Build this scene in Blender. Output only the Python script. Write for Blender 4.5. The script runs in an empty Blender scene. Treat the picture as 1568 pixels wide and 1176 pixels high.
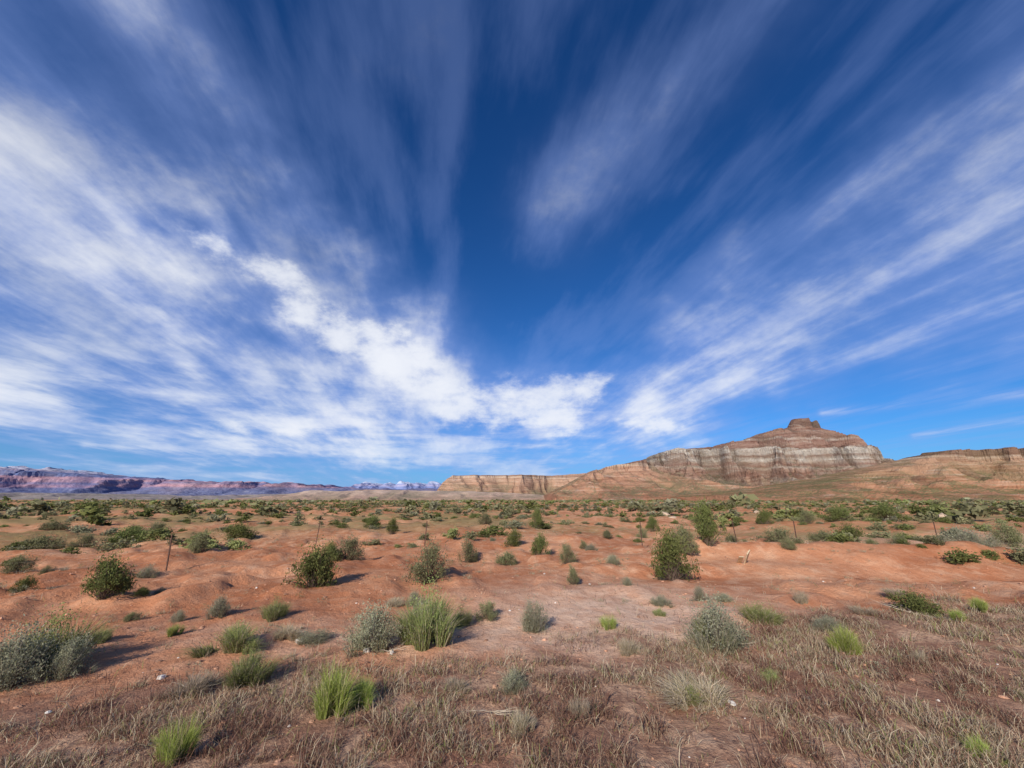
import bpy, math, random, bmesh
import numpy as np
from mathutils import Vector
random.seed(7); rng=np.random.default_rng(11)
scene=bpy.context.scene
CAMZ=1.8; FPX=610.0; PITCH=math.radians(16.18)
cp,sp=math.cos(PITCH),math.sin(PITCH)
# sight line (right, forward, up) of a point measured on the photograph (used to survey real positions)
def sight(x,y):
    dy=588-y
    return (x-784.0, FPX*cp-dy*sp, FPX*sp+dy*cp)
def ground_pt(x,y):
    X,F,U=sight(x,y); Y=CAMZ*F/(-U)
    return X/F*Y, Y, Y/F
def ndir(x,y):
    v=Vector(sight(x,y)); v.normalize(); return v

# ---------------- noise -----------------
def _h(ix,iy,seed):
    n=(ix.astype(np.int64)*374761393+iy.astype(np.int64)*668265263+seed*1442695041)&0xFFFFFFFF
    n=((n^(n>>13))*1274126177)&0xFFFFFFFF
    n=(n^(n>>16))&0xFFFFFFFF
    return n/4294967295.0
def vn(x,y,seed=0):
    x=np.asarray(x,dtype=float); y=np.asarray(y,dtype=float)
    ix=np.floor(x); iy=np.floor(y); fx=x-ix; fy=y-iy
    fx=fx*fx*fx*(fx*(fx*6-15)+10); fy=fy*fy*fy*(fy*(fy*6-15)+10)
    a=_h(ix,iy,seed); b=_h(ix+1,iy,seed); c=_h(ix,iy+1,seed); d=_h(ix+1,iy+1,seed)
    return (a*(1-fx)+b*fx)*(1-fy)+(c*(1-fx)+d*fx)*fy
def fbm(x,y,o=4,seed=0):
    s=0; a=.5; t=0
    for i in range(o):
        s=s+a*vn(x*2**i+i*17.3,y*2**i-i*9.1,seed+i); t+=a; a*=.5
    return s/t
def sst(a,b,x):
    t=np.clip((x-a)/(b-a),0,1); return t*t*(3-2*t)

def ground_z(x,y):
    x=np.asarray(x,dtype=float); y=np.asarray(y,dtype=float)
    r=np.hypot(x,y)
    z=.10*(fbm(x/1.3,y/1.3,4,1)-.5)
    z=z+.035*(fbm(x/.25,y/.25,2,5)-.5)*(1-sst(10,25,r))
    z=z+.15*sst(.5,.8,fbm(x/.9,y/.9,2,8))*sst(7,11,r)
    z=z+.50*(fbm(x/3.5,y/2.2,3,26)-.5)*sst(9,15,r)
    z=z+.85*(fbm(x/11,y/7,3,21)-.5)*sst(12,25,r)
    z=z+1.9*(fbm(x/60,y/45,4,31)-.5)*sst(35,130,r)
    z=z+.30*np.exp(-((y-13.6-.03*x-.5*np.sin(x*.35))/.6)**2)*sst(3,7,x)
    z=z-.18*np.exp(-((y-11.0)/1.2)**2)*sst(2,7,x)
    return z*(1-sst(900,1500,r))

# ---------------- mesh helper ----------------
def mk(name,V,F,mat,col=None,smooth=False,link=True):
    V=np.ascontiguousarray(V,dtype=np.float32); F=np.ascontiguousarray(F,dtype=np.int32)
    me=bpy.data.meshes.new(name)
    me.vertices.add(len(V)); me.vertices.foreach_set("co",V.ravel())
    k=F.shape[1]
    me.loops.add(F.size); me.loops.foreach_set("vertex_index",F.ravel())
    me.polygons.add(len(F)); me.polygons.foreach_set("loop_start",np.arange(0,F.size,k,dtype=np.int32))
    me.polygons.foreach_set("use_smooth",np.full(len(F),smooth,dtype=bool))
    me.update(calc_edges=True)
    if col is not None:
        at=me.color_attributes.new("Col",'FLOAT_COLOR','POINT')
        c=np.ones((len(V),4),dtype=np.float32); c[:,:3]=col
        at.data.foreach_set("color",c.ravel())
    me.materials.append(mat)
    if not link: return me
    ob=bpy.data.objects.new(name,me); scene.collection.objects.link(ob); return ob

# ---------------- material helpers ----------------
class G:
    def __init__(s,nt): s.nt=nt
    def _set(s,sock,v):
        if isinstance(v,bpy.types.NodeSocket): s.nt.links.new(v,sock)
        elif v is not None: sock.default_value=v
    def m(s,op,a,b=None,c=None,clamp=False):
        n=s.nt.nodes.new('ShaderNodeMath'); n.operation=op; n.use_clamp=clamp
        s._set(n.inputs[0],a); s._set(n.inputs[1],b)
        if c is not None: s._set(n.inputs[2],c)
        return n.outputs[0]
    def v(s,op,a,b=None,scale=None):
        n=s.nt.nodes.new('ShaderNodeVectorMath'); n.operation=op
        s._set(n.inputs[0],a)
        if b is not None: s._set(n.inputs[1],b)
        if scale is not None: s._set(n.inputs['Scale'],scale)
        return n.outputs['Value'] if op in('DOT_PRODUCT','LENGTH') else n.outputs[0]
    def noise(s,vec,scale,detail=4,rough=.5,dist=0,out=0):
        n=s.nt.nodes.new('ShaderNodeTexNoise'); s.nt.links.new(vec,n.inputs['Vector'])
        n.inputs['Scale'].default_value=scale; n.inputs['Detail'].default_value=detail
        n.inputs['Roughness'].default_value=rough; n.inputs['Distortion'].default_value=dist
        return n.outputs[out]
    def noise2(s,vec,scale,detail=4,rough=.5):
        n=s.nt.nodes.new('ShaderNodeTexNoise'); n.noise_dimensions='2D'; s.nt.links.new(vec,n.inputs['Vector'])
        n.inputs['Scale'].default_value=scale; n.inputs['Detail'].default_value=detail
        n.inputs['Roughness'].default_value=rough
        return n.outputs[0]
    def mix(s,f,a,b,bt='MIX'):
        n=s.nt.nodes.new('ShaderNodeMix'); n.data_type='RGBA'; n.blend_type=bt
        s._set(n.inputs['Factor'],f)
        for k,val in((6,a),(7,b)):
            if isinstance(val,bpy.types.NodeSocket): s.nt.links.new(val,n.inputs[k])
            else: n.inputs[k].default_value=(*val,1)
        return n.outputs[2]
    def mr(s,v,a,b,c=0,d=1,sm=True):
        n=s.nt.nodes.new('ShaderNodeMapRange'); n.interpolation_type='SMOOTHSTEP' if sm else 'LINEAR'
        s._set(n.inputs[0],v)
        for i,q in enumerate((a,b,c,d)): n.inputs[i+1].default_value=q
        return n.outputs[0]
    def sep(s,v):
        n=s.nt.nodes.new('ShaderNodeSeparateXYZ'); s.nt.links.new(v,n.inputs[0]); return n.outputs
    def comb(s,x,y,z):
        n=s.nt.nodes.new('ShaderNodeCombineXYZ')
        for i,q in enumerate((x,y,z)): s._set(n.inputs[i],q)
        return n.outputs[0]
    def ramp(s,f,stops,interp='LINEAR'):
        n=s.nt.nodes.new('ShaderNodeValToRGB'); s.nt.links.new(f,n.inputs[0]); r=n.color_ramp; r.interpolation=interp
        while len(r.elements)<len(stops): r.elements.new(.5)
        for e,(p,c) in zip(r.elements,stops): e.position=p; e.color=(*c,1)
        return n.outputs[0]
def newmat(name):
    m=bpy.data.materials.new(name); m.use_nodes=True; nt=m.node_tree; nt.nodes.clear()
    b=nt.nodes.new('ShaderNodeBsdfDiffuse'); o=nt.nodes.new('ShaderNodeOutputMaterial'); nt.links.new(b.outputs[0],o.inputs['Surface'])
    return m,G(nt),b
def simple(name,c1,c2,scale=8,rough=.9):
    m,g,b=newmat(name); tc=m.node_tree.nodes.new('ShaderNodeTexCoord')
    f=g.noise(tc.outputs['Object'],scale,4,.6)
    m.node_tree.links.new(g.mix(g.mr(f,.3,.7),c1,c2),b.inputs['Color'])
    return m
def foliage(name,transl=.3):
    m=bpy.data.materials.new(name); m.use_nodes=True; nt=m.node_tree; nt.nodes.clear(); g=G(nt)
    a=nt.nodes.new('ShaderNodeAttribute'); a.attribute_name='Col'
    oi=nt.nodes.new('ShaderNodeObjectInfo')
    hs=nt.nodes.new('ShaderNodeHueSaturation'); nt.links.new(a.outputs['Color'],hs.inputs['Color'])
    nt.links.new(g.mr(oi.outputs['Random'],0,1,.485,.508,False),hs.inputs['Hue'])
    nt.links.new(g.mr(oi.outputs['Random'],0,1,.85,1.15,False),hs.inputs['Value'])
    d=nt.nodes.new('ShaderNodeBsdfDiffuse'); t=nt.nodes.new('ShaderNodeBsdfTranslucent')
    for s in(d,t): nt.links.new(hs.outputs[0],s.inputs['Color'])
    mx=nt.nodes.new('ShaderNodeMixShader'); mx.inputs[0].default_value=transl
    nt.links.new(d.outputs[0],mx.inputs[1]); nt.links.new(t.outputs[0],mx.inputs[2])
    o=nt.nodes.new('ShaderNodeOutputMaterial'); nt.links.new(mx.outputs[0],o.inputs['Surface'])
    return m
MF=foliage('shrub_foliage'); MG=foliage('dry_grass_blades',.25)

# ---------------- ground ----------------
YB=lambda x: np.interp(x,[-9,-6,-3,0,2,5,9,20],[3.6,4.3,4.9,5.5,6.4,7.0,7.6,8.5])
def litter(x,y):
    b=YB(x)+ (fbm(x/1.1,y/1.1,4,77)-.5)*2.4
    return (1-sst(-.7,.5,y-b))
def ground():
    nr,na=430,1080
    r=np.concatenate([[.001],np.geomspace(.4,22000,nr-1)])
    a=np.arange(na)/na*2*np.pi
    R,A=np.meshgrid(r,a,indexing='ij'); X=R*np.sin(A); Y=R*np.cos(A); Z=ground_z(X,Y)
    V=np.stack([X,Y,Z],-1).reshape(-1,3)
    i=np.arange(nr-1)[:,None]; j=np.arange(na)[None,:]; j2=(j+1)%na
    F=np.stack([i*na+j,i*na+j2,(i+1)*na+j2,(i+1)*na+j],-1).reshape(-1,4)[:, ::-1]
    L=litter(X,Y)
    P=np.exp(-(((X-1.8)/2.6)**2+((Y-7.6)/2.2)**2))+.5*np.exp(-(((X+1)/5)**2+((Y-6.2)/1.0)**2))
    P=P+.9*sst(12,18,X)*sst(13,16,Y)*(1-sst(20,26,Y))
    Vg=sst(16,34,R)*(.25+.75*sst(.42,.60,fbm(X/14,Y/9,3,91)))
    c=np.stack([L,np.clip(P,0,1),Vg],-1).reshape(-1,3)
    m,g,b=newmat('red_desert_soil'); nt=m.node_tree
    geo=nt.nodes.new('ShaderNodeNewGeometry'); p=geo.outputs['Position']
    at=nt.nodes.new('ShaderNodeAttribute'); at.attribute_name='Col'
    s=g.sep(at.outputs['Vector'])
    n1=g.noise2(p,.35,5,.6); n2=g.noise2(p,2.2,5,.65); n3=g.noise2(p,14,4,.7); n4=g.noise2(p,.06,3,.6)
    col=g.mix(g.mr(n1,.35,.65),(.52,.20,.095),(.68,.325,.175))
    col=g.mix(g.m('MULTIPLY',g.mr(n2,.42,.72),.65),col,(.78,.47,.29))
    col=g.mix(g.m('MULTIPLY',g.mr(n4,.46,.66),.5),col,(.48,.17,.075))
    col=g.mix(g.mr(n1,.42,.30,0,.5),col,(.42,.19,.11))
    pf=g.m('MULTIPLY',s[1],g.mr(n2,.2,.7,.45,1.0))
    col=g.mix(pf,col,(.82,.55,.38))
    col=g.mix(g.m('MULTIPLY',g.mr(n3,.53,.76),.5),col,(.32,.14,.08))
    lit=g.mix(g.mr(n2,.35,.65),(.31,.175,.115),(.56,.36,.235))
    lit=g.mix(g.mr(n3,.45,.7,0,.8),lit,(.18,.105,.08))
    lit=g.mix(g.mr(n1,.46,.60,0,.6),lit,(.26,.125,.085))
    col=g.mix(g.m('MULTIPLY',s[0],.88),col,lit)
    n5=g.noise2(p,.9,5,.7); n6=g.noise2(p,.02,4,.6)
    vg=g.m('MULTIPLY',s[2],g.mr(g.m('ADD',g.m('MULTIPLY',n5,.6),g.m('MULTIPLY',n6,.6)),.5,.66),clamp=True)
    col=g.mix(g.m('MULTIPLY',vg,.72),col,(.25,.23,.10))
    nt.links.new(col,b.inputs['Color'])
    bp=nt.nodes.new('ShaderNodeBump'); bp.inputs['Strength'].default_value=.9; bp.inputs['Distance'].default_value=.06
    nt.links.new(g.noise2(p,5,6,.75),bp.inputs['Height']); nt.links.new(bp.outputs[0],b.inputs['Normal'])
    return mk('desert_ground',V,F,m,c,True)
ground()

# ---------------- rock terrain ----------------
def rock_mat(name,zmax,stops,stripe=.5,veg=.5,haze=0,hazecol=(.35,.45,.7),nscale=.02,vegc=(.16,.16,.075),wobk=.07,bigk=.3,gulshadec=(.17,.14,.075),gulshadek=.75,vegtop=.85):
    m,g,b=newmat(name); nt=m.node_tree
    geo=nt.nodes.new('ShaderNodeNewGeometry'); p=geo.outputs['Position']; q=g.sep(p); nrm=g.sep(geo.outputs['Normal'])
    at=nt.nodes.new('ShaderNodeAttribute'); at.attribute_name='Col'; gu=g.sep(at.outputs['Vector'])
    wob=g.m('MULTIPLY',g.m('SUBTRACT',g.noise(p,nscale,5,.6),.5),zmax*wobk)
    z=g.m('DIVIDE',g.m('ADD',q[2],wob),zmax)
    col=g.ramp(z,stops)
    st=g.noise(g.comb(g.m('MULTIPLY',q[0],.012),g.m('MULTIPLY',q[1],.012),g.m('MULTIPLY',g.m('ADD',q[2],wob),24/zmax)),1.0,4,.7)
    dark=g.mix(1.0,col,(.50,.38,.31),'MULTIPLY')
    col=g.mix(g.m('MULTIPLY',g.mr(st,.49,.60),stripe),col,dark)
    col=g.mix(g.m('MULTIPLY',g.mr(st,.44,.34),stripe*.6),col,(.68,.58,.46))
    big=g.noise(p,nscale*.9,4,.65)
    col=g.mix(g.m('MULTIPLY',g.mr(big,.45,.65),bigk),col,(.42,.25,.15))
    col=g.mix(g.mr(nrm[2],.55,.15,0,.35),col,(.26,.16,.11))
    sp_=g.noise(p,nscale*9,4,.8); vb=g.noise(p,nscale*.6,3,.6); flat=g.mr(nrm[2],.5,.85)
    low=g.mr(q[2],zmax*vegtop,zmax*.1,.2,1)
    gk=g.m('MULTIPLY',g.m('MULTIPLY',gu[0],g.mr(sp_,.30,.60,.45,1.0)),gulshadek)
    col=g.mix(gk,col,gulshadec)  # gully shade painted into the rock colour to strengthen relief
    vf=g.m('MULTIPLY',g.m('MULTIPLY',g.mr(g.m('ADD',sp_,g.m('MULTIPLY',g.m('SUBTRACT',vb,.5),.8)),.44,.56),flat),g.m('MULTIPLY',low,veg))
    col=g.mix(vf,col,vegc)
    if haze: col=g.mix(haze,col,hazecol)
    nt.links.new(col,b.inputs['Color'])
    bp=nt.nodes.new('ShaderNodeBump'); bp.inputs['Strength'].default_value=1.0; bp.inputs['Distance'].default_value=zmax*.05
    nt.links.new(g.noise(p,nscale*5,5,.75),bp.inputs['Height']); nt.links.new(bp.outputs[0],b.inputs['Normal'])
    return m
def solve(pts,prof,yrim,ymax):
    Ys=np.arange(yrim-600,ymax,1.0); pz=np.interp(Ys-yrim,prof[0],prof[1]); out=[]
    for (x,y) in pts:
        X,F,U=sight(x,y); need=U/F*Ys+CAMZ
        k=np.argmax(pz>=need) if (pz>=need).any() else int(np.argmax(pz-need))
        out.append((X/F*Ys[k],max(need[k],0)))
    out.sort(); return np.array(out)
def massif(name,skypts,prof,yrim,x0,x1,y0,y1,step,mat,gul=(60,120,18,40),ter=10,seed=0,ybend=None,rough=2.0,stepy=None,tk=.6,talus=0.3,crisp=9e9,back=None):
    prof=np.array(prof,dtype=float).T
    sk=solve(skypts,prof,yrim,y1)
    xs=np.arange(x0,x1,step); ys=np.arange(y0,y1,stepy or step)
    X,Y=np.meshgrid(xs,ys,indexing='xy')
    d=Y-yrim
    if ybend is not None: d=d-ybend(X)
    G1,G2=gul[1],gul[3]
    wx=(fbm(X/(G1*1.4)+3,Y/(G1*1.4),3,seed+3)-.5)*G1*.9
    wy=(fbm(X/(G1*.8)+9,Y/(G1*.8),2,seed+4)-.5)*G1*.4
    rd1=1-np.abs(2*fbm((X+wx)/G1,(Y+wy)/(G1*3),3,seed)-1)*2.2     # spurs
    rd2=1-np.abs(2*fbm((X+wx)/G2,(Y+wy)/(G2*2.5),3,seed+7)-1)*2.2
    near=1-.75*sst(0,prof[0][-1]*.32,d)
    d=d+(gul[0]*(rd1-.55)+gul[2]*(rd2-.55))*near
    h=np.interp(d,prof[0],prof[1])
    Hs=np.interp(X,sk[:,0],sk[:,1],left=0,right=sk[-1,1])
    cr=1-sst(crisp-6,crisp,Hs)
    lim=Hs+ (fbm(X/(G1*.25),Y/(G1*.25),3,seed+11)-.5)*rough*(.25+.75*cr)
    h=np.minimum(h,lim)
    if back: h=h*(1-.55*sst(yrim+back[0],yrim+back[1],Y))
    Hm=prof[1].max()
    lev=h+ter*.9*(fbm(h/(ter*1.7),0*h+seed,2,seed+13)-.5)      # uneven bed thickness
    t=lev/ter+.35*(fbm(X/(G1*.7),Y/(G1*.7),2,seed+15)-.5); fl=np.floor(t); f=t-fl
    K=tk*sst(talus*Hm-.05*Hm,talus*Hm+.15*Hm,h)*(.35+.65*sst(.35,.6,fbm(X/(G1*.6),h/(ter*2),2,seed+16)))
    K=K*(1-sst(crisp-10,crisp,h))
    h=h+K*ter*(.25*f+.75*sst(.45,.62,f)-f)
    h=h+(fbm(X/(G2*.5),Y/(G2*.5),4,seed+19)-.5)*rough*1.3*sst(0,.1*Hm,h)*(1-.8*sst(crisp-10,crisp,h))
    w=(y1-y0)*.12; wxx=(x1-x0)*.05
    h=h*(1-sst(y1-w,y1,Y))*sst(y0,y0+w*.8,Y)*sst(x0,x0+wxx,X)*(1-sst(x1-wxx,x1,X))-1.2
    gulshade=np.clip((1-sst(.05,.55,rd1))*.75+(1-sst(-.1,.45,rd2))*.45,0,1)*sst(0,.12*Hm,h)  # mask for the painted shade in the gullies, stored in Col
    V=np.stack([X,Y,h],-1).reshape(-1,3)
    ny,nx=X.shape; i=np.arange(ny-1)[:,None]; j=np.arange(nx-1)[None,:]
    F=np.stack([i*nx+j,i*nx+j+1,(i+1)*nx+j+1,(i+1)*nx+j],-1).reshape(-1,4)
    return mk(name,V,F,mat,np.repeat(gulshade.reshape(-1,1),3,1))

m_b=rock_mat('layered_sandstone',268,[(0,(.46,.25,.14)),(.10,(.46,.27,.17)),(.19,(.52,.34,.23)),(.24,(.38,.20,.135)),(.30,(.48,.30,.21)),(.33,(.58,.45,.34)),(.36,(.38,.22,.155)),
   (.40,(.56,.44,.34)),(.43,(.74,.67,.56)),(.47,(.40,.29,.22)),(.49,(.76,.69,.58)),(.55,(.70,.62,.51)),(.567,(.34,.19,.135)),(.62,(.44,.26,.19)),(.66,(.34,.18,.13)),(.69,(.58,.46,.37)),(.72,(.34,.19,.135)),(.80,(.42,.25,.18)),(.88,(.36,.20,.14)),(.90,(.18,.10,.075)),(.97,(.24,.14,.10)),(1,(.28,.16,.11))],.7,.6,.02,gulshadec=(.16,.12,.085),gulshadek=.9)
butte_prof=[(-420,0),(-300,14),(-200,32),(-130,52),(-80,72),(-66,86),(-46,94),(-30,110),(-18,118),(-6,146),(16,152),(50,180),(90,212),(122,230),(136,235),(140,270),(400,272)]
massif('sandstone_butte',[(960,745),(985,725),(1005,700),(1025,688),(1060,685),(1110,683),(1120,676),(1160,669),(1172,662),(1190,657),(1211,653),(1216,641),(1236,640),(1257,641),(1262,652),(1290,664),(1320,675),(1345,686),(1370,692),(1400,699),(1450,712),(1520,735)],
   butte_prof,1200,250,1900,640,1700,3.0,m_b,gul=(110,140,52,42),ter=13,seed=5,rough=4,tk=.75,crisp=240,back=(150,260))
m_m=rock_mat('mesa_rock',104,[(0,(.48,.22,.12)),(.3,(.48,.26,.15)),(.6,(.50,.29,.18)),(.80,(.50,.31,.20)),(.86,(.62,.48,.35)),(.91,(.30,.17,.11)),(1,(.44,.29,.2))],.55,.75,.03)
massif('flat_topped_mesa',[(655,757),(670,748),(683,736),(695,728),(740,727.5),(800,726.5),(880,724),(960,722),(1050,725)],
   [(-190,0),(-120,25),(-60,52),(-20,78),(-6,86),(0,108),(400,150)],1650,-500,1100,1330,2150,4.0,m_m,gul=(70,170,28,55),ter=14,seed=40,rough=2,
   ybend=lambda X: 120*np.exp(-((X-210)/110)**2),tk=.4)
m_s=rock_mat('spur_rock',100,[(0,(.50,.22,.12)),(.3,(.48,.24,.135)),(.6,(.48,.27,.17)),(.78,(.48,.28,.18)),(.85,(.62,.48,.35)),(.89,(.22,.12,.08)),(.95,(.28,.16,.11)),(1,(.42,.28,.2))],.6,.7,.02,vegtop=1.0)
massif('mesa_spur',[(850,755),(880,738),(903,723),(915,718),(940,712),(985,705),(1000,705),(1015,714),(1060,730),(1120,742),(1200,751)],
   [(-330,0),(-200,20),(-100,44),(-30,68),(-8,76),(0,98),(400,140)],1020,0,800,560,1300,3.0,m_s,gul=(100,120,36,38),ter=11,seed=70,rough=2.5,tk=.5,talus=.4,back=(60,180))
m_r=rock_mat('hillside_rock',92,[(0,(.50,.24,.135)),(.3,(.47,.25,.145)),(.6,(.48,.28,.17)),(.74,(.48,.29,.19)),(.80,(.62,.47,.34)),(.84,(.18,.10,.07)),(.93,(.24,.14,.10)),(1,(.40,.26,.17))],.6,.75,.0,nscale=.03,vegc=(.17,.175,.08),vegtop=1.1)
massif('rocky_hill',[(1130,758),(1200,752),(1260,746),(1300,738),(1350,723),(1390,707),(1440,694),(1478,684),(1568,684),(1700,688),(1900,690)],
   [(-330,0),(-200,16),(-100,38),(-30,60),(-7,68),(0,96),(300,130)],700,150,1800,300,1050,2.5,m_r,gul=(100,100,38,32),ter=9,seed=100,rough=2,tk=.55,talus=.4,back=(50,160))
m_l=rock_mat('badland_clay',30,[(0,(.54,.30,.18)),(.4,(.58,.38,.26)),(.8,(.60,.43,.31)),(1,(.52,.34,.23))],.4,.5,.06)
massif('badland_mounds',[(-100,768),(300,764),(400,761),(450,754),(480,750),(520,752),(560,749),(620,750),(680,751),(760,753),(850,758),(950,760)],
   [(-160,0),(-60,12),(0,22),(80,32),(400,50)],1150,-1400,520,860,1600,5.0,m_l,gul=(50,90,14,40),ter=5,seed=130,rough=1.5,tk=.3)
m_d=rock_mat('far_mountain_rock',700,[(0,(.19,.17,.21)),(.22,(.17,.16,.22)),(.32,(.22,.17,.22)),(.38,(.66,.31,.24)),(.48,(.24,.17,.22)),(.54,(.70,.34,.26)),(.68,(.66,.32,.26)),(.73,(.14,.16,.26)),(.85,(.13,.16,.28)),(.93,(.50,.38,.40)),(1,(.7,.66,.70))],.55,.0,.24,(.15,.24,.52),nscale=.0011,wobk=.12,gulshadec=(.09,.11,.22),gulshadek=.65)
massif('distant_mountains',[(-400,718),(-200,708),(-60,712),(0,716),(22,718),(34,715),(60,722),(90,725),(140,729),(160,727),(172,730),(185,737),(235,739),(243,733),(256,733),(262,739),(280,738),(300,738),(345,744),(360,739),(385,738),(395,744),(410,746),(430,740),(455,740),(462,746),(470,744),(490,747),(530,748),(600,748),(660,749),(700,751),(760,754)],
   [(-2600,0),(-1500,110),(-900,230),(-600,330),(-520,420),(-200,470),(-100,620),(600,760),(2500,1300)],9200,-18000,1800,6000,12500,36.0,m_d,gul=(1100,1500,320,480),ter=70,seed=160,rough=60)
m_w=rock_mat('snowy_rock',560,[(0,(.16,.18,.32)),(.70,(.20,.20,.36)),(.80,(.55,.42,.45)),(.88,(.25,.25,.42)),(.93,(.72,.72,.78)),(1,(.85,.85,.9))],.3,.0,.30,(.25,.38,.68),nscale=.0012,wobk=.25,gulshadec=(.2,.22,.38),gulshadek=.5)
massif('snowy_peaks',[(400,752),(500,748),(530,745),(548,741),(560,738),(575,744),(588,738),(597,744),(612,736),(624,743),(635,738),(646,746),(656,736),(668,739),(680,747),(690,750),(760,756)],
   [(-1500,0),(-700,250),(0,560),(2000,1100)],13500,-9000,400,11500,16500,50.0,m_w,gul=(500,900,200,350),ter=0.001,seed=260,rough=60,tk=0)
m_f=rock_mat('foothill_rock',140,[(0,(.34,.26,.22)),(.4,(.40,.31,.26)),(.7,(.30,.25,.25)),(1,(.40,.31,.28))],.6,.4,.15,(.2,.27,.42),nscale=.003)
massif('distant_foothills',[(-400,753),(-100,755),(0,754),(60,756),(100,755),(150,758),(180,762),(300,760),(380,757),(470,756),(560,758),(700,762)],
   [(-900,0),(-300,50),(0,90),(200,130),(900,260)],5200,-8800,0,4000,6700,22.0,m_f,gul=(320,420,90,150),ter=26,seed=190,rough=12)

# ---------------- plants ----------------
def rv(n,r=rng):
    a=r.normal(size=(n,3)); return a/np.linalg.norm(a,axis=1,keepdims=True)
def bush(n,leaf,c1,c2,ntips=34,seed=0,stems=True,spread=.17,twig=(.20,.15,.11),asp=.42):
    r=np.random.default_rng(seed)
    tips=[]
    lob=r.uniform(.6,1.08,7)
    for _ in range(ntips):
        a=r.uniform(0,2*np.pi); e=r.uniform(0,1)
        rad=r.uniform(.35,1)**.5*lob[int(a/(2*np.pi)*7)%7]; el=e*np.pi/2
        tips.append((np.cos(a)*np.cos(el)*rad*.86,np.sin(a)*np.cos(el)*rad*.86,.10+np.sin(el)*rad*.78))
    tips=np.array(tips)
    k=r.integers(0,ntips,n)
    off=rv(n,r)*(np.clip(np.abs(r.normal(size=(n,1))),0,1.5)+.25)*1.25*spread*r.uniform(.45,1.2,ntips)[k][:,None]; off[:,2]*=.85
    f=r.uniform(0,1,n)[:,None]
    C=tips[k]*(1-.4*f*(r.random(n)<.4)[:,None])+off; C[:,2]=np.abs(C[:,2])+.01
    a=rv(n,r); a[:,2]=a[:,2]*.8+.25; a/=np.linalg.norm(a,axis=1,keepdims=True)
    b=np.cross(a,rv(n,r)); b/=np.linalg.norm(b,axis=1,keepdims=True)+1e-6
    s=leaf*r.uniform(.6,1.4,n)[:,None]; U=a*s; W=b*s*asp
    V=np.stack([C-U,C+W,C+U,C-W],1).reshape(-1,3); F=np.arange(n*4).reshape(n,4)
    t=r.uniform(0,1,ntips)[k][:,None]*.5+r.uniform(0,1,n)[:,None]*.5
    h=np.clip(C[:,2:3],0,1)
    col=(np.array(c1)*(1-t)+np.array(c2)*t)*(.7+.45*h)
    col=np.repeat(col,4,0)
    if stems:
        m=ntips*4; kk=np.repeat(np.arange(ntips),4); T=tips[kk]+r.normal(size=(m,3))*.12; T[:,2]=np.abs(T[:,2])
        B=np.stack([r.normal(size=m)*.07,r.normal(size=m)*.07,np.zeros(m)-.03],1)
        d=T-B; sd=np.cross(d,rv(m,r)); sd/=np.linalg.norm(sd,axis=1,keepdims=True)+1e-6
        w=.011
        SV=np.stack([B-sd*w,B+sd*w,T+sd*w*.3,T-sd*w*.3],1).reshape(-1,3)
        F=np.vstack([F,np.arange(m*4).reshape(m,4)+len(V)]); V=np.vstack([V,SV])
        col=np.vstack([col,np.tile(np.array(twig),(m*4,1))])
    return V,F,col
def blades(base,h,lean,w,ctip,cbase,r=rng):
    n=len(base)
    az=r.uniform(0,2*np.pi,n) if lean.ndim==1 else np.arctan2(lean[:,1],lean[:,0])
    L=lean if lean.ndim==1 else np.linalg.norm(lean,axis=1)
    dirh=np.stack([np.cos(az),np.sin(az),np.zeros(n)],1)
    sd=r.uniform(0,np.pi*2,n); sd=np.stack([np.cos(sd),np.sin(sd),np.zeros(n)],1)*w[:,None]
    up=np.array([0,0,1.0])
    mid=base+dirh*(L*h*.35)[:,None]+up*(h*.55)[:,None]
    tip=base+dirh*(L*h)[:,None]+up*(h*np.clip(1-.25*L,.3,1))[:,None]
    V=np.stack([base-sd,base+sd,mid+sd*.8,mid-sd*.8,tip+sd*.15,tip-sd*.15],1).reshape(-1,3)
    i=np.arange(n)[:,None]*6
    F=np.stack([i+np.array([[0,1,2,3]]),i+np.array([[3,2,4,5]])],1).reshape(-1,4)
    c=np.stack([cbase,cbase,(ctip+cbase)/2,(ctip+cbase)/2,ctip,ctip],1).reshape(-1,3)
    return V,F,c
def tuft(n,cg,cs,seed=0,w=.012,straw=.25):
    r=np.random.default_rng(seed)
    a=r.uniform(0,2*np.pi,n); rad=r.uniform(0,1,n)**.7*.38
    nc=13; ca=r.integers(0,nc,n); cc=np.stack([r.normal(size=nc)*.28,r.normal(size=nc)*.28],1)
    bx=cc[ca,0]+np.cos(a)*rad*.4; by=cc[ca,1]+np.sin(a)*rad*.4
    base=np.stack([bx,by,np.full(n,-.04)],1)
    lean=np.stack([bx,by],1)*1.1+r.normal(size=(n,2))*.38
    h=r.uniform(.25,1.0,n)*(.45+.6*r.random(nc)[ca])*(1-.3*np.hypot(bx,by))
    isS=(r.random(n)<straw)[:,None]; t=r.uniform(0,1,n)[:,None]
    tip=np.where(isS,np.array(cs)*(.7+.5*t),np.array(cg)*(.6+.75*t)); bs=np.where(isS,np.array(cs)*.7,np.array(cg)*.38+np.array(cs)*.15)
    return blades(base,h,lean,np.full(n,w)*r.uniform(.6,1.3,n),tip,bs,r)
def comb2(a,b):
    return np.vstack([a[0],b[0]]),np.vstack([a[1],b[1]+len(a[0])]),np.vstack([a[2],b[2]])
DG1,DG2=(.105,.13,.04),(.24,.255,.09)
OG1,OG2=(.18,.18,.085),(.33,.32,.165)
GY1,GY2=(.25,.245,.15),(.43,.42,.28)
P={}
def proto(key,data): P.setdefault(key,[]); P[key].append(mk(key,data[0],data[1],MF,data[2],link=False))
for i in range(4): proto('creosote_bush',bush(5600,.033,DG1,DG2,36,i+1))
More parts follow.
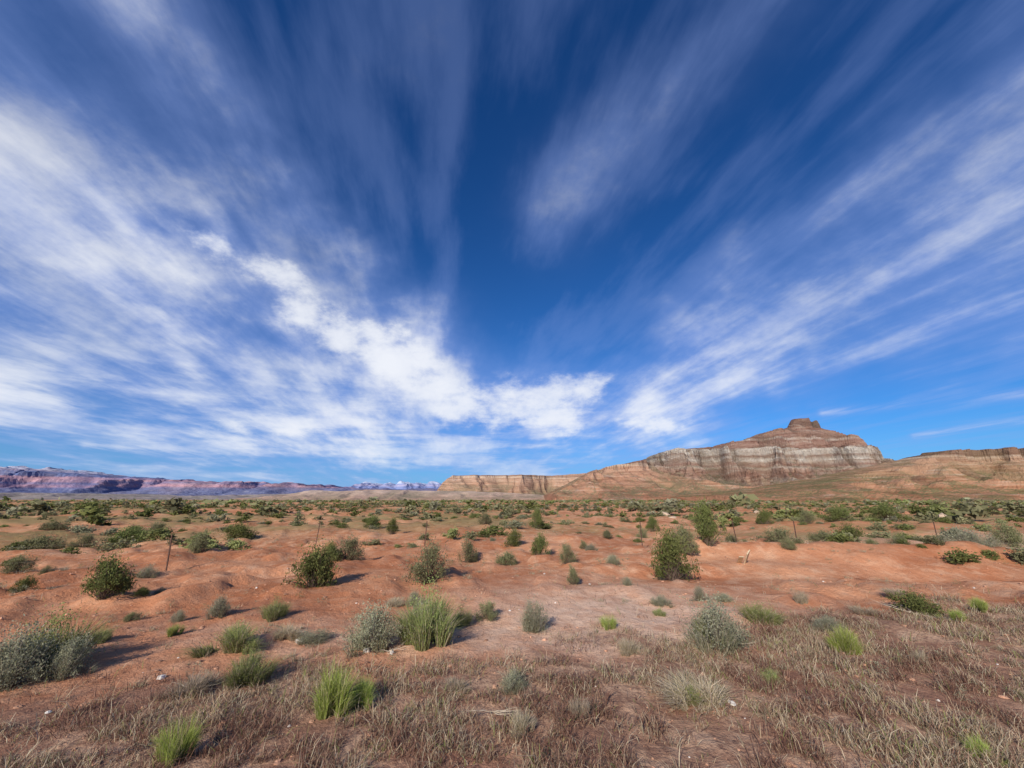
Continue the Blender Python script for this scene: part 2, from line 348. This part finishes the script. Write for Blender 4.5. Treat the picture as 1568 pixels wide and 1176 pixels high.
for i in range(3): proto('desert_shrub',bush(5000,.029,OG1,OG2,34,i+20))
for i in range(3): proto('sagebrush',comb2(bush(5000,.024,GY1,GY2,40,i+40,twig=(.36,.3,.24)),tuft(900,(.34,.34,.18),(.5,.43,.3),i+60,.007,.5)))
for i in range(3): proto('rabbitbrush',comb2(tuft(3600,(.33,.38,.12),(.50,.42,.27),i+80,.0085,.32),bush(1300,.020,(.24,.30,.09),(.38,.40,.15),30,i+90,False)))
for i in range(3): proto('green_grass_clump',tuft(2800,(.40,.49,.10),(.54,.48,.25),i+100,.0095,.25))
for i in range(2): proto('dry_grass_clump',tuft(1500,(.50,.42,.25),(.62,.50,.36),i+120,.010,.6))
K={'c':'creosote_bush','d':'desert_shrub','s':'sagebrush','r':'rabbitbrush','g':'green_grass_clump','y':'dry_grass_clump'}
cnt=0
def plant(k,x,y,w,h):
    global cnt
    X,Y,s=ground_pt(x,y); nm=K[k]; me=P[nm][cnt%len(P[nm])]; cnt+=1
    ob=bpy.data.objects.new(nm,me); scene.collection.objects.link(ob)
    rw=w*s*.5*1.08; Y+=rw*.35; X*=1+rw*.35/Y
    ob.location=(X,Y,float(ground_z(X,Y))-.01); ob.scale=(rw,rw*random.uniform(.8,1),h*s*(1.0 if k in 'cds' else 1.15))
    ob.rotation_euler=(0,0,random.uniform(0,6.28))
LIST="""r 62 1035 150 105
s 5 1060 120 95
s 100 1040 70 60
g 268 1172 60 72
g 505 1098 100 88
g 555 1085 50 50
y 290 1068 75 40
r 378 1052 90 50
r 362 997 95 45
s 572 1000 110 72
r 655 990 110 88
s 640 985 60 60
r 706 960 45 34
d 745 950 50 28
s 818 968 56 48
g 933 963 26 26
s 1098 996 120 80
r 1085 990 60 60
r 1168 958 75 36
y 1225 928 30 24
g 1298 1005 58 46
c 1408 947 92 40
g 1465 962 36 22
g 1508 952 30 22
c 155 928 86 64
c 180 918 40 34
c 35 902 36 28
d 60 838 80 36
d 130 838 42 26
c 195 834 72 34
c 480 902 84 72
d 535 860 62 38
d 300 850 40 36
c 365 826 62 32
d 658 897 76 66
d 720 857 48 38
d 777 862 46 28
c 787 838 36 32
c 826 850 36 38
c 823 814 26 32
d 868 868 36 32
d 880 896 32 30
s 940 867 32 18
c 1030 884 84 76
c 1087 856 62 68
d 1050 860 60 60
d 1195 846 68 36
d 1212 858 32 18
d 1262 830 50 26
c 1300 824 62 36
d 1380 853 48 20
d 1338 852 30 16
s 1490 848 74 38
d 1550 842 54 38
c 1172 806 28 28
c 1360 797 60 28
c 1435 792 40 20
s 962 904 22 14
s 1012 927 36 16
s 1072 922 28 24
s 335 948 42 32
r 418 952 46 32
s 272 952 26 18
g 265 974 26 20
r 150 988 38 26
d 200 952 32 14
c 215 919 32 16
s 225 880 42 20
d 25 878 52 28
s 635 928 34 24
s 785 1062 60 30
y 1085 1084 130 42
r 1060 1078 60 30
y 1415 1022 30 28
y 965 1002 44 26
r 1180 1048 40 26
g 1515 1172 50 40
d 70 880 26 16
s 1110 925 40 14
s 1268 968 60 22
s 480 985 70 20
y 440 975 60 24
s 245 912 26 12
d 895 838 20 14
d 1120 828 34 24
s 905 850 22 12
d 1240 808 30 24
y 600 930 40 16
y 700 1060 50 22
y 895 1100 40 34
y 800 1130 50 40
r 1010 940 24 12
y 1330 945 50 16
y 1380 925 40 14
d 985 822 24 22
c 1000 812 30 24
d 930 828 26 18
c 505 862 40 38
c 1285 806 46 30
c 570 812 36 20
c 600 818 30 26
d 745 815 30 20
d 80 812 50 22
d 240 815 50 24
"""
for l in LIST.strip().splitlines():
    q=l.split(); plant(q[0],*[float(v) for v in q[1:]])

# masses of shrubs on the plain
def scatter(name,N,r0,r1,amax,nq,leaf,protos,sz,seed,thr=.42,sig=.42):
    r=np.random.default_rng(seed)
    R=np.sqrt(r.uniform(r0*r0,r1*r1,N)); A=r.uniform(-amax,amax,N); X=R*np.sin(A); Y=R*np.cos(A)
    dens=fbm(X/(r0*.45),Y/(r0*.25),3,seed); keep=dens>thr+r.uniform(-.08,.08,N)
    X=X[keep]; Y=Y[keep]; Z=ground_z(X,Y); Vs=[];Fs=[];Cs=[];o=0
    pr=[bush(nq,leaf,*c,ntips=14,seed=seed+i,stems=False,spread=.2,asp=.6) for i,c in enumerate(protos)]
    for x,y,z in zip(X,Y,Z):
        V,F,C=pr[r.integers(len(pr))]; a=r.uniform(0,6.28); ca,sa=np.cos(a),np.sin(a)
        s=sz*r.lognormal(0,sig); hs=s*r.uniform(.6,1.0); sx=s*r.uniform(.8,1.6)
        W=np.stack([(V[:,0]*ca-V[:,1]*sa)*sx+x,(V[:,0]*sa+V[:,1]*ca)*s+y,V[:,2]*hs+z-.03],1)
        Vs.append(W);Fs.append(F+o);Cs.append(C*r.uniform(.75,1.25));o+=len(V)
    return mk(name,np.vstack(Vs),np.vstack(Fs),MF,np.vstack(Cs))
YG=((.20,.23,.08),(.35,.37,.15))
pc=[(DG1,DG2),(OG1,OG2),YG,(DG1,DG2),(OG1,OG2),((.22,.22,.13),(.37,.36,.22)),(OG1,OG2)]
scatter('scrub_brush',560,17,48,1.05,800,.07,pc,.33,300,.43,.5)
scatter('scrub_brush',3700,42,150,1.05,140,.15,pc,.50,310,.40,.5)
scatter('scrub_brush',9500,140,620,1.05,30,.32,pc,.80,320,.36,.45)
def small_weeds(N,y0,y1,seed):
    r=np.random.default_rng(seed); Vs=[];Fs=[];Cs=[];o=0
    R=np.sqrt(r.uniform(y0**2,y1**2,N)); A=r.uniform(-1.0,1.0,N); X=R*np.sin(A); Y=R*np.cos(A)
    k=fbm(X/2.2,Y/1.6,3,seed)>.50; X=X[k];Y=Y[k]; Z=ground_z(X,Y)
    pr=[tuft(70,(.42,.36,.21),(.56,.46,.32),seed+i,.016,.6) for i in range(3)]+[bush(160,.05,*c,ntips=12,seed=seed+9,stems=False) for c in((OG1,OG2),(GY1,GY2))]
    for x,y,z in zip(X,Y,Z):
        V,F,C=pr[r.integers(len(pr))]; s=r.uniform(.05,.16); a=r.uniform(0,6.28); ca,sa=np.cos(a),np.sin(a)
        Vs.append(np.stack([(V[:,0]*ca-V[:,1]*sa)*s+x,(V[:,0]*sa+V[:,1]*ca)*s+y,V[:,2]*s*.9+z],1));Fs.append(F+o);Cs.append(C);o+=len(V)
    mk('small_weeds',np.vstack(Vs),np.vstack(Fs),MF,np.vstack(Cs))
small_weeds(3000,5,26,500)

# dry grass carpet
def carpet():
    r=np.random.default_rng(900); N=560000
    Y=2.2+7.3*r.random(N)**1.15; X=(r.random(N)*2-1)*(Y*1.35+1.2)
    L=litter(X,Y); clump=fbm(X/.2,Y/.2,3,901); big=fbm(X/1.4,Y/1.4,3,903)
    p=L*sst(.34,.58,clump*.65+big*.35)+.014
    p=p*(1-.6*sst(-1,-4,X)*sst(3.2,4.5,Y))
    k=r.random(N)<p*.9; X=X[k];Y=Y[k];clump=clump[k];big=big[k]; n=len(X)
    Z=ground_z(X,Y)-.01
    h=(.025+.12*r.random(n)**2.4)*(.45+1.1*clump)
    t=r.random(n)[:,None]; pal=np.array([(.28,.15,.10),(.41,.25,.165),(.60,.45,.28),(.76,.64,.43),(.34,.39,.13)])
    b=sst(.40,.58,fbm(X/.7,Y/.7,3,905)+.12*(r.random(n)-.5))
    pr=np.stack([.42-.34*b,.35-.1*b,.14+.22*b,.06+.25*b,.03+.07*b],1); cs=np.cumsum(pr/pr.sum(1,keepdims=True),1)
    idx=(r.random(n)[:,None]>cs).sum(1).clip(0,4); tip=pal[idx]*(.7+.6*t)
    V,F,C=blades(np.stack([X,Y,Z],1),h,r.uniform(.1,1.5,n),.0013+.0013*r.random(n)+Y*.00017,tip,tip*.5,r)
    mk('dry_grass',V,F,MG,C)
    return n
print('blades',carpet())

# stones
def stones():
    r=np.random.default_rng(77); N=3000
    Y=2.5+20*r.random(N)**1.5; X=(r.random(N)*2-1)*(Y*1.3+1)
    bm=bmesh.new(); bmesh.ops.create_cube(bm,size=1); bmesh.ops.subdivide_edges(bm,edges=bm.edges[:],cuts=1,use_grid_fill=True)
    bm.verts.index_update(); U=np.array([v.co[:] for v in bm.verts]); Fq=np.array([[v.index for v in f.verts] for f in bm.faces]); bm.free()
    U=U/np.linalg.norm(U,axis=1,keepdims=True)
    Vs=[];Fs=[];Cs=[];o=0; extra=[(247,1038,.035),(460,982,.05),(562,998,.04),(425,945,.03),(1015,795,.5),(1070,788,.4),(1030,797,.3),(1445,795,.5),(1160,790,.35),(600,1000,.03)]
    it=[(x,y,.005+.022*r.random()**3.5,0) for x,y in zip(X,Y)]
    for a,b,s in extra: q=ground_pt(a,b); it.append((q[0],q[1],s,1))
    for x,y,s,e in it:
        W=U*(1+r.normal(size=(len(U),1))*.18)*s*np.array([r.uniform(.8,1.5),r.uniform(.8,1.5),r.uniform(.5,.8)])
        a=r.uniform(0,6.28); W=np.stack([W[:,0]*np.cos(a)-W[:,1]*np.sin(a)+x,W[:,0]*np.sin(a)+W[:,1]*np.cos(a)+y,W[:,2]+float(ground_z(x,y))+s*.2],1)
        c=np.array((.72,.66,.58)) if (e or r.random()<.06) else np.array((.55,.30,.19))*r.uniform(.6,1.25)
        if e and s>.2: c=np.array((.60,.44,.31))
        Vs.append(W);Fs.append(Fq+o);Cs.append(np.tile(c,(len(W),1)));o+=len(W)
    m,g,b=newmat('stone'); at=m.node_tree.nodes.new('ShaderNodeAttribute'); at.attribute_name='Col'
    geo=m.node_tree.nodes.new('ShaderNodeNewGeometry')
    m.node_tree.links.new(g.mix(g.mr(g.noise(geo.outputs['Position'],30,4),.4,.7,0,.5),at.outputs['Color'],(.3,.18,.12)),b.inputs['Color'])
    mk('scattered_stones',np.vstack(Vs),np.vstack(Fs),m,np.vstack(Cs))
stones()

# ---------------- fence ----------------
def tube(pts,rad,seg=6):
    pts=[Vector(p) for p in pts]; V=[];F=[]
    for i,p in enumerate(pts):
        d=(pts[min(i+1,len(pts)-1)]-pts[max(i-1,0)]).normalized(); a=d.orthogonal().normalized() if abs(d.z)<.9 else d.cross(Vector((0,1,0))).normalized(); b=d.cross(a)
        rr=rad[i] if hasattr(rad,'__len__') else rad
        for k in range(seg):
            t=2*math.pi*k/seg; V.append(p+(a*math.cos(t)+b*math.sin(t))*rr)
    for i in range(len(pts)-1):
        for k in range(seg): F.append((i*seg+k,i*seg+(k+1)%seg,(i+1)*seg+(k+1)%seg,(i+1)*seg+k))
    return np.array([v[:] for v in V]),np.array(F)
m_post=simple('rusty_steel',(.08,.045,.035),(.14,.08,.06),20,.7); m_wire=simple('wire_steel',(.2,.17,.15),(.28,.24,.2),20,.5)
fence=bpy.data.objects.new('wire_fence',None); scene.collection.objects.link(fence)
posts=[(-24,5.5),(-16,8.5),(-9.4,11.8),(-7.9,17.2),(-3.35,16.4),(5.0,16.4),(9.6,18.2),(11.7,17.5),(20,20),(30,23)]
def ext(prof,h):  # extrude a closed cross-section
    n=len(prof); V=[(x,y,-.3) for x,y in prof]+[(x,y,h) for x,y in prof]
    me=bpy.data.meshes.new('post'); me.from_pydata(V,[],[tuple(range(n))[::-1],tuple(range(n,2*n))]+[(i,(i+1)%n,n+(i+1)%n,n+i) for i in range(n)]); return me
Tp=[(-.018,0),(.018,0),(.018,.006),(.004,.006),(.004,.03),(-.004,.03),(-.004,.006),(-.018,.006)]
tops=[]
for i,(x,y) in enumerate(posts):
    me=ext(Tp,.92); me.materials.append(m_post); ob=bpy.data.objects.new(f'post_{i+1}',me); scene.collection.objects.link(ob); ob.parent=fence
    z=float(ground_z(x,y)); ob.location=(x,y,z); ob.rotation_euler=(random.uniform(-.05,.05),random.uniform(-.07,.07),random.uniform(-.3,.3)); tops.append((x,y,z))
for w,hh in enumerate((.25,.45,.65,.8)):
    pts=[]
    for a,b in zip(tops[:-1],tops[1:]):
        for t in np.linspace(0,1,7)[:-1]: pts.append((a[0]+(b[0]-a[0])*t,a[1]+(b[1]-a[1])*t-.012,a[2]+(b[2]-a[2])*t+hh-.06*4*t*(1-t)))
    pts.append((tops[-1][0],tops[-1][1],tops[-1][2]+hh))
    V,F=tube(pts,.0015,4); ob=mk(f'wire_{w+1}',V,F,m_wire); ob.parent=fence
# weathered boards
m_wood=simple('weathered_wood',(.42,.33,.20),(.64,.53,.36),12)
wb=bpy.data.objects.new('broken_board',None); scene.collection.objects.link(wb)
x,y,s=ground_pt(1145,868); wb.location=(x,y,float(ground_z(x,y)))
for nm,rot,dim,loc in(('plank',(math.radians(35),math.radians(-30),.5),(.15,.03,.5),(0,0,.16)),('split_plank',(math.radians(60),math.radians(15),-.4),(.11,.025,.4),(-.16,.05,.12))):
    bm=bmesh.new(); bmesh.ops.create_cube(bm,size=1)
    for v in bm.verts: v.co=Vector((v.co.x*dim[0],v.co.y*dim[1],v.co.z*dim[2]+(.06 if v.co.z>0 and v.co.x>0 else 0)))
    bmesh.ops.bevel(bm,geom=bm.edges[:],offset=.005,segments=1,affect='EDGES')
    me=bpy.data.meshes.new(nm); bm.to_mesh(me); bm.free(); me.materials.append(m_wood); ob=bpy.data.objects.new(nm,me); scene.collection.objects.link(ob); ob.parent=wb; ob.rotation_euler=rot; ob.location=loc
m_dead=simple('dead_wood',(.42,.33,.24),(.60,.50,.38),20)
def dead(x,y,L,seed):
    r=random.Random(seed); X,Y,s=ground_pt(x,y); Vs=[];Fs=[];o=0
    for b in range(7):
        a=r.uniform(0,6.28); p=Vector((0,0,.02)); pts=[p.copy()]; rad=[L*.016]
        for k in range(6):
            a+=r.uniform(-.5,.5); p=p+Vector((math.cos(a),math.sin(a),r.uniform(-.05,.45)))*L/6*r.uniform(.6,1.1); p.z=max(p.z,.01); pts.append(p.copy()); rad.append(L*.016*(1-(k+1)/7))
        V,F=tube(pts,rad,5); Vs.append(V);Fs.append(F+o);o+=len(V)
    ob=mk('dead_branch',np.vstack(Vs),np.vstack(Fs),m_dead); ob.location=(X,Y,float(ground_z(X,Y)))
for i,(x,y,L) in enumerate([(755,1095,.3),(1400,945,.55),(300,1060,.3),(595,1000,.3),(1120,990,.35)]): dead(x,y,L,i)

# ---------------- sun, sky ----------------
SAZ=math.radians(24); SEL=math.radians(27)
ld=Vector((math.sin(SAZ)*math.cos(SEL),math.cos(SAZ)*math.cos(SEL),-math.sin(SEL)))
sun=bpy.data.lights.new('sun','SUN'); sun.energy=5.0; sun.angle=math.radians(.53); sun.color=(1,.94,.84)
so=bpy.data.objects.new('sun',sun); scene.collection.objects.link(so); so.rotation_euler=ld.to_track_quat('-Z','Y').to_euler()
w=bpy.data.worlds.new("World"); scene.world=w; w.use_nodes=True; nt=w.node_tree; nt.nodes.clear(); g=G(nt)
w.cycles.sampling_method='MANUAL'; w.cycles.sample_map_resolution=256
sky=nt.nodes.new('ShaderNodeTexSky'); sky.sky_type='NISHITA'; sky.sun_disc=False; sky.sun_elevation=SEL; sky.sun_rotation=math.pi+SAZ
sky.air_density=1.0; sky.dust_density=.3; sky.ozone_density=3
STR=.10
tc=nt.nodes.new('ShaderNodeTexCoord'); d=tc.outputs['Generated']; q=g.sep(d)
zc=g.m('ADD',g.m('MAXIMUM',q[2],0.0),.07)
u=g.m('DIVIDE',q[0],zc); v=g.m('DIVIDE',q[1],zc)
skc=g.mix(1.0,sky.outputs[0],g.mix(g.mr(q[2],.25,.85),(.22,.62,1.12),(.13,.48,.95)),'MULTIPLY')
wn=g.v('SUBTRACT',g.noise(d,3.4,4,.6,out=1),(.5,.5,.5))
dw=g.v('ADD',d,g.v('SCALE',wn,scale=.20))
def strokes(dv,lst):
    acc=None
    for (x1,y1,x2,y2,wd,am) in lst:
        a=ndir(x1,y1); b=ndir(x2,y2); ba=b-a; L2=ba.length_squared
        pa=g.v('SUBTRACT',dv,tuple(a)); t=g.m('MULTIPLY',g.v('DOT_PRODUCT',pa,tuple(ba)),1/L2,clamp=True)
        df=g.v('SUBTRACT',pa,g.v('SCALE',tuple(ba),scale=t)); e=g.m('EXPONENT',g.m('MULTIPLY',g.v('DOT_PRODUCT',df,df),-1/wd**2))
        acc=g.m('MULTIPLY',e,am) if acc is None else g.m('MULTIPLY_ADD',e,am,acc)
    return acc
thin=strokes(dw,[(-150,230,260,400,.13,.52),(-100,60,180,230,.16,.34),(250,400,640,570,.12,.55),
  (600,590,960,650,.10,.50),(-50,470,560,640,.13,.46),(-50,600,560,690,.05,.45),(420,680,1080,670,.07,.45),
  (1000,615,1600,290,.10,.52),(1020,625,1650,440,.07,.42),(190,-40,640,520,.06,.46),(1160,-30,840,330,.08,.16),(1650,60,1060,500,.07,.36),(1620,180,1020,580,.04,.22)])
fine=strokes(d,[(1260,632,1620,598,.008,.5),(1400,667,1620,638,.006,.4),(130,682,350,697,.006,.3)])
# low broken stratus on the left and centre of the horizon
n5=g.noise(g.v('MULTIPLY',d,(1,1,7)),3.2,6,.58)
band=g.m('MULTIPLY',g.mr(q[2],.01,.06),g.mr(q[2],.34,.14))
low=g.m('MULTIPLY',g.m('MULTIPLY',g.mr(n5,.40,.66),band),g.mr(q[0],.45,.05,0,.62))
sc=g.comb(g.m('MULTIPLY_ADD',u,1.5,g.m('MULTIPLY',v,.22)),g.m('MULTIPLY',v,.50),0.0)
n1=g.noise2(sc,1.7,6,.55); n2=g.noise2(g.comb(g.m('MULTIPLY_ADD',u,4.5,g.m('MULTIPLY',v,.8)),g.m('MULTIPLY',v,1.0),0.0),1.6,6,.60)
n3=g.noise(g.v('MULTIPLY',d,(1,1,1.7)),6.0,8,.62,0)
tex=g.m('ADD',g.mr(n1,.32,.68,.62,1.12,False),g.m('MULTIPLY',g.m('SUBTRACT',n2,.5),.55))
tex=g.m('ADD',tex,g.m('MULTIPLY',g.m('SUBTRACT',n3,.5),1.1))
A1=g.m('MULTIPLY',thin,tex)
A1=g.m('ADD',A1,g.m('MULTIPLY',g.mr(g.m('MULTIPLY_ADD',n2,.35,n1),.58,.88),.14))
A1=g.m('ADD',A1,low)
A1=g.m('ADD',A1,g.m('MULTIPLY',fine,g.mr(n2,.3,.6,.4,1)))
dw2=g.v('ADD',d,g.v('SCALE',wn,scale=.10))
cum=strokes(dw2,[(440,475,630,550,.060,.66),(745,605,905,595,.055,.72),(690,650,860,655,.04,.48),(310,360,430,415,.034,.54),(200,330,330,370,.03,.40),(880,645,1030,655,.03,.55),(590,560,700,620,.045,.34),(250,645,540,672,.02,.42),(1060,655,1120,657,.008,.4)])
gate=g.m('MULTIPLY',cum,4.0,clamp=True)
A2=g.mr(g.m('MULTIPLY_ADD',g.m('MULTIPLY',g.m('SUBTRACT',n3,.5),gate),2.7,cum),.22,1.15,0,1.1)
haze=g.mr(q[2],.18,-.01,0,.55)
At=g.m('ADD',g.m('MAXIMUM',A1,0.0),A2)
al=g.m('SUBTRACT',1.0,g.m('EXPONENT',g.m('MULTIPLY',At,-1.25)))
al=g.m('MULTIPLY',al,1.06,clamp=True)
k=1/STR
br=g.mr(g.m('MULTIPLY_ADD',g.m('SUBTRACT',n3,.5),1.1,al),.20,1.0)
cc=g.mix(br,tuple(k*c for c in(.29,.41,.82)),tuple(k*c for c in(.86,.89,.97)))
col=g.mix(haze,skc,tuple(k*c for c in(.22,.45,.84)))
col=g.mix(al,col,cc)
bg=nt.nodes.new('ShaderNodeBackground'); nt.links.new(col,bg.inputs['Color']); bg.inputs['Strength'].default_value=STR
wo=nt.nodes.new('ShaderNodeOutputWorld'); nt.links.new(bg.outputs[0],wo.inputs['Surface'])

cam=bpy.data.cameras.new('camera'); cam.sensor_width=36; cam.lens=FPX/1568*36; cam.clip_start=.05; cam.clip_end=40000
co=bpy.data.objects.new('camera',cam); scene.collection.objects.link(co); co.location=(0,0,CAMZ); co.rotation_euler=(math.pi/2+PITCH,0,0)
scene.camera=co
scene.view_settings.view_transform='Standard'; scene.view_settings.look='None'; scene.view_settings.exposure=0
